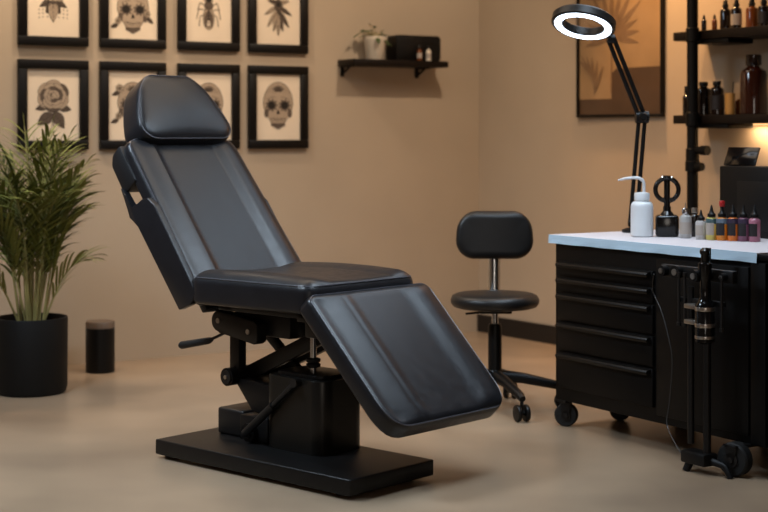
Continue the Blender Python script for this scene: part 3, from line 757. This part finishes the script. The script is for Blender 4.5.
def caster(x, y, r=.047, tw=.034, sw=.4):
    b = MB(); b.bx(x-.03, x+.03, y-.03, max(y+.03, .05), CBZ-.008, CBZ+.004, .002)
    ax = V((math.sin(sw), math.cos(sw), 0)); c = V((x, y, r)); fw_ = V((ax.y, -ax.x, 0))
    for s_ in (-1, 1): b.prism([(-.022, CBZ-.006-r), (.022, CBZ-.006-r), (.013, -.012), (-.013, -.012)], c+ax*s_*(tw/2+.004)-ax*.002, fw_, (0, 0, 1), ax, .004)
    ca = b.build('caster', M['bmetal'], cab)
    b = MB(); b.lathe([(r*.55, -tw/2), (r*.9, -tw/2), (r, -tw/2+.006), (r, tw/2-.006), (r*.9, tw/2), (r*.55, tw/2)], c, 30, axis=ax); wh = b.build('wheel', M['rubber'], ca)
    b = MB(); b.cyl(c-ax*(tw/2+.006), c+ax*(tw/2+.006), r*.42, 22).cyl(c-ax*(tw/2+.012), c+ax*(tw/2+.012), .010, 14); b.build('hub', M['bmetal2'], ca)
caster(.035, .03, .048, .036, -.7); caster(.06, .30, .044, .034, -.9); caster(.12, .60, .047, .034, -.7); caster(CB.sx(733, -.06), -.05, .060, .048, -.25); caster(1.34, .62); caster(.60, .60)

# disposable pad on the cabinet top
XC = CB.sx(757, -.02)
b = MB()
N = 24
b.mi = 0; b.bx(-.016, XC, -.018, DP-.01, CT+.0005, CT+.0045)
b.mi = 1
def hang(path, drop):      # thin skirt with a slight wave
    vs = []; n = len(path)
    for i, (x, y, nx, ny) in enumerate(path):
        wv_ = .001*math.sin(i*1.3)+.0012*math.sin(i*.45)
        for (dz, o) in ((.0045, 0), (-.012, .002), (-drop+.0008*math.sin(i*.9), .004+wv_)):
            vs.append(V((x+nx*o, y+ny*o, CT+dz)))
        for (dz, o) in ((-drop+.0008*math.sin(i*.9), .0055+wv_), (-.012, .0035), (.0045, .0015)):
            vs.append(V((x+nx*o, y+ny*o, CT+dz)))
    fs = []
    for i in range(n-1):
        for k in range(6): fs.append((i*6+k, i*6+(k+1) % 6, (i+1)*6+(k+1) % 6, (i+1)*6+k))
    fs += [tuple(range(6)), tuple((n-1)*6+k for k in range(6))]
    b._new(vs, fs)
hang([(-.017+(XC+.017)*i/40, -.0185, 0, -1) for i in range(41)], .030)
hang([(-.0165, -.0185+(DP)*i/20, -1, 0) for i in range(21)], .026)
cv = b.build('table_cover', [M['cover'], M['cover_b']], None, smooth=False)
cv.location = CB.o; cv.rotation_euler = (0, 0, CB.a)
tag(cv, 'white disposable cover with pale blue edge spread over the black cabinet top', 'table cover')
ZT = CT+.005
def onT(px, py):      # point on the cover under a pixel
    Y = (H-ZT)*F/(py-HY); return V(((px-384)/F*Y, Y, ZT))

# wash bottle
wp = onT(642, 236.5); sc = wp.y/F
t = thing('wash_bottle', 'translucent white squeeze bottle with bent spout on the white cover', 'bottle', wp)
b = MB(); r = .0455; hh = .118
b.lathe([(r*.9, 0), (r, .005), (r, hh), (r*.96, hh+.012), (r*.80, hh+.022), (.026, hh+.026), (.026, hh+.034)], n=36); b.build('body', M['poly'], t)
b = MB(); b.lathe([(.031, hh+.028), (.031, hh+.056), (.029, hh+.059), (.010, hh+.062)], n=28); b.build('cap', M['poly'], t)
b = MB(); z0 = hh+.058
pts = [(0.004, 0, z0)]+[(.004-(.035-.035*math.cos(a)), 0, z0+.035+.03*math.sin(a)) for a in [PI/2*k/7 for k in range(8)]]
pts = [(.008, 0, z0), (.008, 0, z0+.036)]+[(.008-.032*(1-math.cos(a)), 0, z0+.036+.026*math.sin(a)) for a in [PI/2*k/7 for k in range(1, 8)]]+[(-.06, 0, z0+.060), (-.097, 0, z0+.052)]
b.tube(pts, [.0065]*(len(pts)-2)+[.0055, .0035], 12); b.build('spout', M['poly'], t)

# ring-shaped holder on black jar
hp = onT(667, 236.5)
t = thing('ring_stand', 'glossy black jar topped by a black ring holder on the white cover', 'holder', hp, math.radians(-8))
b = MB(); b.bx(-.046, .046, -.040, .040, 0, .088, .012, 3); b.lathe([(.030, .086), (.022, .098), (.016, .104), (.016, .122)], n=24); b.build('jar', M['gloss'], t)
b = MB(); b.torus((0, 0, .190), .046, .0095, (0, 1, 0)); rg = b.build('ring', M['gloss'], t)
b = MB(); b.cyl((0, 0, .120), (0, 0, .232), .0125, 18); b.lathe([(.018, 0), (.02, .004), (.016, .014), (.008, .016)], (0, 0, .232), 18); b.build('stem', M['gloss'], t)
for sg in (-1, 1):
    b = MB(); b.lathe([(.006, 0), (.007, .004), (.003, .009)], (sg*.018, -.004, .236), 12); b.build('knob', M['chrome'], rg)
    b = MB(); b.cyl((sg*.016, -.012, .150), (sg*.016, .012, .150), .008, 12); b.build('screw', M['bmetal2'], rg)

# bottles on the cover
GI = 'ink bottles in a row on the white cover'
def ink(px, py, h, r, cbody, label, cap=None, lab=None, extra=None, name='ink_bottle'):
    t = bottle(name, label, onT(px, py), 0, h, r, cbody, 'nozzle', mcap=cap or M['plastic'], group=GI, shoulder=.66)
    hb = h*.66
    if lab:      # a dark label panel wrapped over the front half
        b = MB(); n = 12; vs = []; 
        for k in range(n+1):
            a = -PI*.98+PI*.55*k/n
            for zz_ in (hb*.22, hb*.74): 
                for rr in (r*1.004, r*1.03): vs.append((rr*math.cos(a), rr*math.sin(a), zz_))
        fs = []
        for k in range(n):
            o = k*4; fs += [(o+1, o+5, o+7, o+3), (o, o+2, o+6, o+4), (o, o+4, o+5, o+1), (o+2, o+3, o+7, o+6)]
        fs += [(0, 1, 3, 2), (n*4, n*4+2, n*4+3, n*4+1)]
        b._new(vs, fs); b.build('label_panel', lab, t)
    if extra:
        b = MB(); b.lathe([(r*1.02, hb*.70), (r*1.02, hb*.86), (r*.95, hb*.925)], n=24); b.build('shoulder_band', extra, t)
    return t
t = bottle('glass_vial', 'clear white bottle with chrome cap left of the row of ink bottles', onT(685.5, 238), 0, .118, .024, colmat('frosted_white', '#a8a6a4'), 'flat', mcap=M['chrome'], lab=M['label'], shoulder=.80)
b = MB(); b.tube([(0, 0, .118), (0, 0, .140)], .002, 8); b.build('needle', M['steel'], t)
bottle('glass_vial', 'dark bottle with steel cap between the white bottle and the iron post', onT(694.5, 236.5), 0, .116, .021, M['darkglass'], 'flat', mcap=M['steel'], shoulder=.8)
ink(701, 239.3, .116, .0215, colmat('ink_white', '#b3aeac'), 'small greyish white ink bottle with black nozzle cap, leftmost of the ink row', lab=M['label'])
ink(711.5, 239.8, .137, .0225, colmat('ink_yellow_green', '#c3b55c'), 'pale yellow green ink bottle with black cap', lab=M['label'], extra=colmat('band_teal', '#3f5558'))
t = ink(722, 240.4, .140, .0225, colmat('ink_orange', '#d07d1e'), 'orange ink bottle with a red tip', lab=M['labeld'], extra=colmat('band_blue_grey', '#5c6a78'))
b = MB(); b.lathe([(.010, .132), (.011, .134), (.011, .152), (.009, .155)], n=18); b.build('tip_cap', M['red'], t)
ink(733, 240.8, .142, .0225, colmat('ink_deep_orange', '#d8701c'), 'deep orange ink bottle with dark purple shoulder and black cap', lab=M['labeld'], extra=colmat('band_purple', '#33263c'))
ink(743.5, 241.2, .142, .0225, colmat('ink_mauve', '#7a4a60'), 'dusky mauve ink bottle with dark label and black cap', lab=M['labeld'], extra=colmat('band_purple', '#33263c'))
ink(754.5, 241.6, .142, .0225, colmat('ink_pink', '#a4677a'), 'pink ink bottle with black label, rightmost of the ink row', lab=M['labeld'])

# black machine behind the ink bottles
x0 = CB.sx(722, .53)
mc = thing('label_printer', 'large black box-shaped printer with tilted screen behind the ink bottles', 'printer', CB.w(x0-.02, .515, ZT), CB.a)
b = MB(); b.bx(.0, .40, .02, .165, 0, .285, .006); b.build('body', M['plastic'], mc)
b = MB(); b.bx(.10, .38, .0165, .0205, .03, .225, .001); b.build('front_panel', M['bmetal'], mc)
rot = Matrix.Rotation(math.radians(-28), 3, 'X')
b = MB(); b.prism([(.045, 0), (.125, 0), (.085, .072), (.075, .072)], (.0, 0, .2855), (0, 1, 0), (0, 0, 1), (1, 0, 0), .07, .003); b.build('screen_stand', M['plastic'], mc)
b = MB(); b.box((.090, .0565, .324), (.17, .008, .078), .001, Matrix.Rotation(math.radians(-22.6), 3, 'X')); b.build('screen', M['screen'], mc)

# ------------------------------------------------------------------ magnifier ring lamp
lp0 = CB.w(CB.sx(633, .36), .36, ZT)
lm = thing('magnifier_lamp', 'black ring-light lamp glowing white on a jointed arm at the cabinet corner', 'lamp', lp0)
def LP(px, py, Y): return V(((px-384)/F*Y, Y, H-(py-HY)*Y/F))-lp0
Y0 = lp0.y
el = LP(642, 117, Y0-.03); foot = V((0, 0, .03)); tipj = LP(611, 39, Y0-.14); rc = LP(583.5, 23.5, Y0-.2)
b = MB(); b.lathe([(.045, 0), (.047, .003), (.047, .012), (.03, .018), (.014, .022), (.012, .05)], n=28); b.build('base', M['bmetal'], lm)
b = MB()
for o in (-.013, .013): b.tube([foot+V((o, 0, 0)), el+V((o, 0, -.005))], .009, 10)
b.cyl(foot+V((-.02, 0, .01)), foot+V((.02, 0, .01)), .016, 16); b.build('lower_arm', M['bmetal'], lm)
b = MB(); b.cyl(el+V((-.027, 0, .0)), el+V((.027, 0, 0)), .026, 20); b.lathe([(.014, -.03), (.019, -.02), (.019, .02), (.014, .03)], el+V((0, -.012, 0)), 16, axis=(0, 1, 0)); b.build('elbow_joint', M['plastic'], lm)
b = MB(); dv = (tipj-el).normalized(); sv = dv.cross(V((0, 1, 0))).normalized()
for o in (-.012, .012): b.tube([el+sv*o, tipj+sv*o], .0095, 10)
b.build('upper_arm', M['bmetal'], lm)
nrm = V((-.20, -.33, -.91)).normalized()
b = MB(); b.cyl(tipj+V((-.015, 0, 0)), tipj+V((.015, 0, 0)), .019, 18); b.tube([tipj, tipj+V((-.012, -.01, .018)), rc+(tipj-rc)*.72-nrm*.018], .011, 10); b.build('head_joint', M['plastic'], lm)
b = MB(); Ro, Ri = .131, .084
b.lathe([(Ri, .014), (Ri, -.02), (Ri+.006, -.026), (Ro-.008, -.026), (Ro, -.018), (Ro, .010), (Ro-.006, .015), (Ro-.006, .012), (Ri+.004, .012), (Ri, .014)], rc, 56, axis=nrm)
# remove lathe end caps (open ring section)
fs = [f for f in b.bm.faces if len(f.verts) > 20]; bmesh.ops.delete(b.bm, geom=fs, context='FACES_ONLY')
hd_ = b.build('lamp_head', M['bmetal2'], lm)
b = MB(); b.lathe([(Ri+.006, .0125), (Ri+.007, .016), (Ro-.015, .016), (Ro-.014, .0125)], rc, 56, axis=nrm)
fs = [f for f in b.bm.faces if len(f.verts) > 20]; bmesh.ops.delete(b.bm, geom=fs, context='FACES_ONLY')
b.build('ring_light', M['ring_l'], hd_)
lensm = bpy.data.materials.new('lens_glass'); lensm.use_nodes = True
nt = lensm.node_tree; nt.nodes.clear(); o_ = nt.nodes.new('ShaderNodeOutputMaterial'); mx = nt.nodes.new('ShaderNodeMixShader'); tr = nt.nodes.new('ShaderNodeBsdfTransparent'); gl = nt.nodes.new('ShaderNodeBsdfGlossy')
gl.inputs['Roughness'].default_value = .05; mx.inputs['Fac'].default_value = .08
nt.links.new(tr.outputs[0], mx.inputs[1]); nt.links.new(gl.outputs[0], mx.inputs[2]); nt.links.new(mx.outputs[0], o_.inputs['Surface'])
b = MB(); b.lathe([(Ri-.001, -.004), (Ri*.6, .001), (.001, .003), (.001, -.011), (Ri*.6, -.009), (Ri-.001, -.004)], rc, 40, axis=nrm); b.build('lens', lensm, hd_)
b = MB(); q = rc-nrm*.02+V((-.085, 0, .0)); b.cyl(q, q+V((-.004, 0, .03)), .005, 10); b.build('switch', M['plastic'], hd_)

# ------------------------------------------------------------------ equipment stand in front of the cabinet
ex, ey = CB.sx(702, -.11), -.11
es = thing('equipment_stand', 'black pole stand holding a banded tube machine before the cabinet', 'stand', CB.w(ex, ey, 0), CB.a)
b = MB(); b.tube([(-.035, -.02, .10), (-.035, -.02, .66)], .012, 14); b.build('pole', M['bmetal'], es)
b = MB(); b.tube([(.025, .0, .05), (.025, .0, .80)], .014, 14); b.build('pole', M['bmetal'], es)
b = MB(); b.bx(-.07, .05, -.04, .03, .03, .075, .008); b.tube([(-.04, -.01, .05), (-.05, -.03, 0.0)], [.016, .014], 12); b.tube([(.03, 0, .05), (.10, .01, .04), (.125, .015, .0)], [.014, .012, .012], 10); b.tube([(-.02, .02, .05), (-.10, .04, .03), (-.11, .045, 0)], .011, 10); b.build('base', M['plastic'], es)
zb_ = H-(274-HY)*CB.w(ex, ey).y/F
b = MB(); b.bx(-.20, .16, -.012, .012, zb_-.022, zb_+.022, .004); cbm = b.build('crossbar', M['bmetal'], es)
for xx, rr, kd in ((-.175, .020, -.034), (-.105, .024, -.034), (.045, .022, -.088), (.125, .013, -.034)):
    b = MB(); b.cyl((xx, -.012, zb_), (xx, kd, zb_), rr, 20); kb_ = b.build('knob', M['plastic'], cbm)
    b = MB(); b.cyl((xx, kd+.001, zb_), (xx, kd-.003, zb_), rr*.5, 16); b.build('knob_cap', M['steel'], kb_)
tz = zb_-.205
b = MB(); yy = -.055; b.lathe([(.022, tz-.03), (.034, tz-.022), (.034, tz+.105), (.026, tz+.115), (.018, tz+.13), (.018, tz+.19), (.024, tz+.20), (.024, tz+.25), (.014, tz+.255), (.014, tz+.280), (.018, tz+.285), (.018, tz+.295), (.008, tz+.305)], (.07, yy, 0), 26); tu = b.build('machine_tube', M['gloss'], es)
for za, zbb in ((tz-.012, tz-.002), (tz+.028, tz+.042), (tz+.085, tz+.099)):
    b = MB(); b.lathe([(.0352, za), (.0358, za+.002), (.0358, zbb-.002), (.0352, zbb)], (.07, yy, 0), 26); b.build('band', M['steel'], tu)
for zc in (.030, .085): b = MB(); b.bx(-.03, .045, -.06, -.014, tz+zc, tz+zc+.016, .003); b.build('clamp', M['steel'], tu)
for xx in (-.085, -.055, .125):
    b = MB(); b.tube([(xx, -.03, tz+.02), (xx, -.03, tz+.20)], .005, 10); b.lathe([(.008, 0), (.008, .012)], (xx, -.03, tz+.195), 12); b.lathe([(.008, 0), (.008, .012)], (xx, -.03, tz+.015), 12); b.build('guide_rod', M['bmetal2'], es)
b = MB(); b.bx(-.09, .13, -.026, -.0125, tz+.10, tz+.118, .002); b.build('rod_holder', M['bmetal'], es)

# cord
def CP(px, py, y): x = CB.sx(px, y); return CB.w(x, y, CB.z(x, y, py))
ctl = [CP(648, 276, -.05), CP(653, 291, -.07), CP(661, 310, -.08), CP(668, 335, -.09), CP(672, 358, -.09), CP(671, 385, -.09), CP(669, 405, -.09), CP(667, 425, -.10), CP(676, 445, -.13), CP(683, 455, -.14)]
ctl[0] = CP(654, 274, -.15)
pts = []
for i in range(len(ctl)-1):
    p0, p1, p2, p3 = ctl[max(i-1, 0)], ctl[i], ctl[i+1], ctl[min(i+2, len(ctl)-1)]
    for k in range(6):
        u = k/6; pts.append(.5*((2*p1)+(p2-p0)*u+(2*p0-5*p1+4*p2-p3)*u*u+(3*p1-p0-3*p2+p3)*u**3))
pts.append(ctl[-1])
b = MB(); b.tube(pts, .0022, 8); cord = b.build('cord', colmat('grey_cord', '#2a2827', .6), es)
cord.matrix_parent_inverse = (Matrix.Translation(es.location) @ Matrix.Rotation(CB.a, 4, 'Z')).inverted()

# ------------------------------------------------------------------ lights
def spot(name, loc, target, power, col, size=.05, ang=110, blend=.6):
    d = bpy.data.lights.new(name, 'SPOT'); d.energy = power; d.color = col; d.shadow_soft_size = size; d.spot_size = math.radians(ang); d.spot_blend = blend
    o = bpy.data.objects.new(name, d); COL.objects.link(o); o.location = loc
    o.rotation_euler = (V(target)-V(loc)).to_track_quat('-Z', 'Y').to_euler(); return o
def area(name, loc, target, power, col, sx, sy, spread=180):
    d = bpy.data.lights.new(name, 'AREA'); d.energy = power; d.color = col; d.shape = 'RECTANGLE'; d.size = sx; d.size_y = sy; d.spread = math.radians(spread)
    o = bpy.data.objects.new(name, d); COL.objects.link(o); o.location = loc
    o.rotation_euler = (V(target)-V(loc)).to_track_quat('-Z', 'Y').to_euler(); return o
WARM = (1, .80, .60); WARM2 = (1, .56, .24); COOL = (.70, .85, 1.0)
for i, (x, y, p) in enumerate(((-3.15, -.55, 60), (-2.3, -.65, 38))):
    l = BW.w(x, y, 2.92); spot('ceiling_spot', l, BW.w(x, -.15, 0.6), p, WARM, .05, 120)
l = BW.w(-.95, -1.6, 2.92); spot('ceiling_spot', l, BW.w(-.95, 0, 1.3), 66, WARM, .05, 90)
l = RW.w(2.1, -1.8, 2.92); spot('ceiling_spot', l, RW.w(2.1, 0, 1.4), 60, WARM2, .05, 70, .8)
l = RW.w(1.5, -.26, 2.92); spot('ceiling_spot', l, RW.w(1.68, 0, 1.8), 190, WARM2, .05, 70, .9)
l = RW.w(1.75, -.45, 2.92); spot('ceiling_spot', l, RW.w(1.75, -.05, 1.0), 20, WARM2, .05, 110)
area('led_glow', RW.w(xs+led_x+.15, -.05, zd-.056), RW.w(xs+led_x+.15, -.01, zd-.4), 2.4, (1, .66, .36), .45, .02)
area('ceiling_panel', (.65, 5.1, 2.95), (-.1, 5.5, .6), 40, COOL, 2.0, 1.2, 110)
area('ceiling_panel_left', (-1.9, 5.0, 2.95), (-.9, 5.6, .6), 50, COOL, 1.0, 1.0, 110)
area('ceiling_panel_right', (1.25, 6.7, 2.95), (.2, 5.8, .8), 6, COOL, 1.2, 1.2, 110)
area('front_soft_light', (.3, -2.4, 1.7), (0, 5, .9), 22, (1, .90, .8), 1.2, 1.8)  # added soft light behind the camera, for highlights on upright faces
area('ceiling_fill', (-.4, 6.4, 2.96), (-.4, 6.4, 0), 22, WARM, 2.4, 1.4)

w = bpy.data.worlds.new('world'); S.world = w; w.use_nodes = True
w.node_tree.nodes['Background'].inputs['Color'].default_value = (*rgb('#c9a184'), 1); w.node_tree.nodes['Background'].inputs['Strength'].default_value = .12
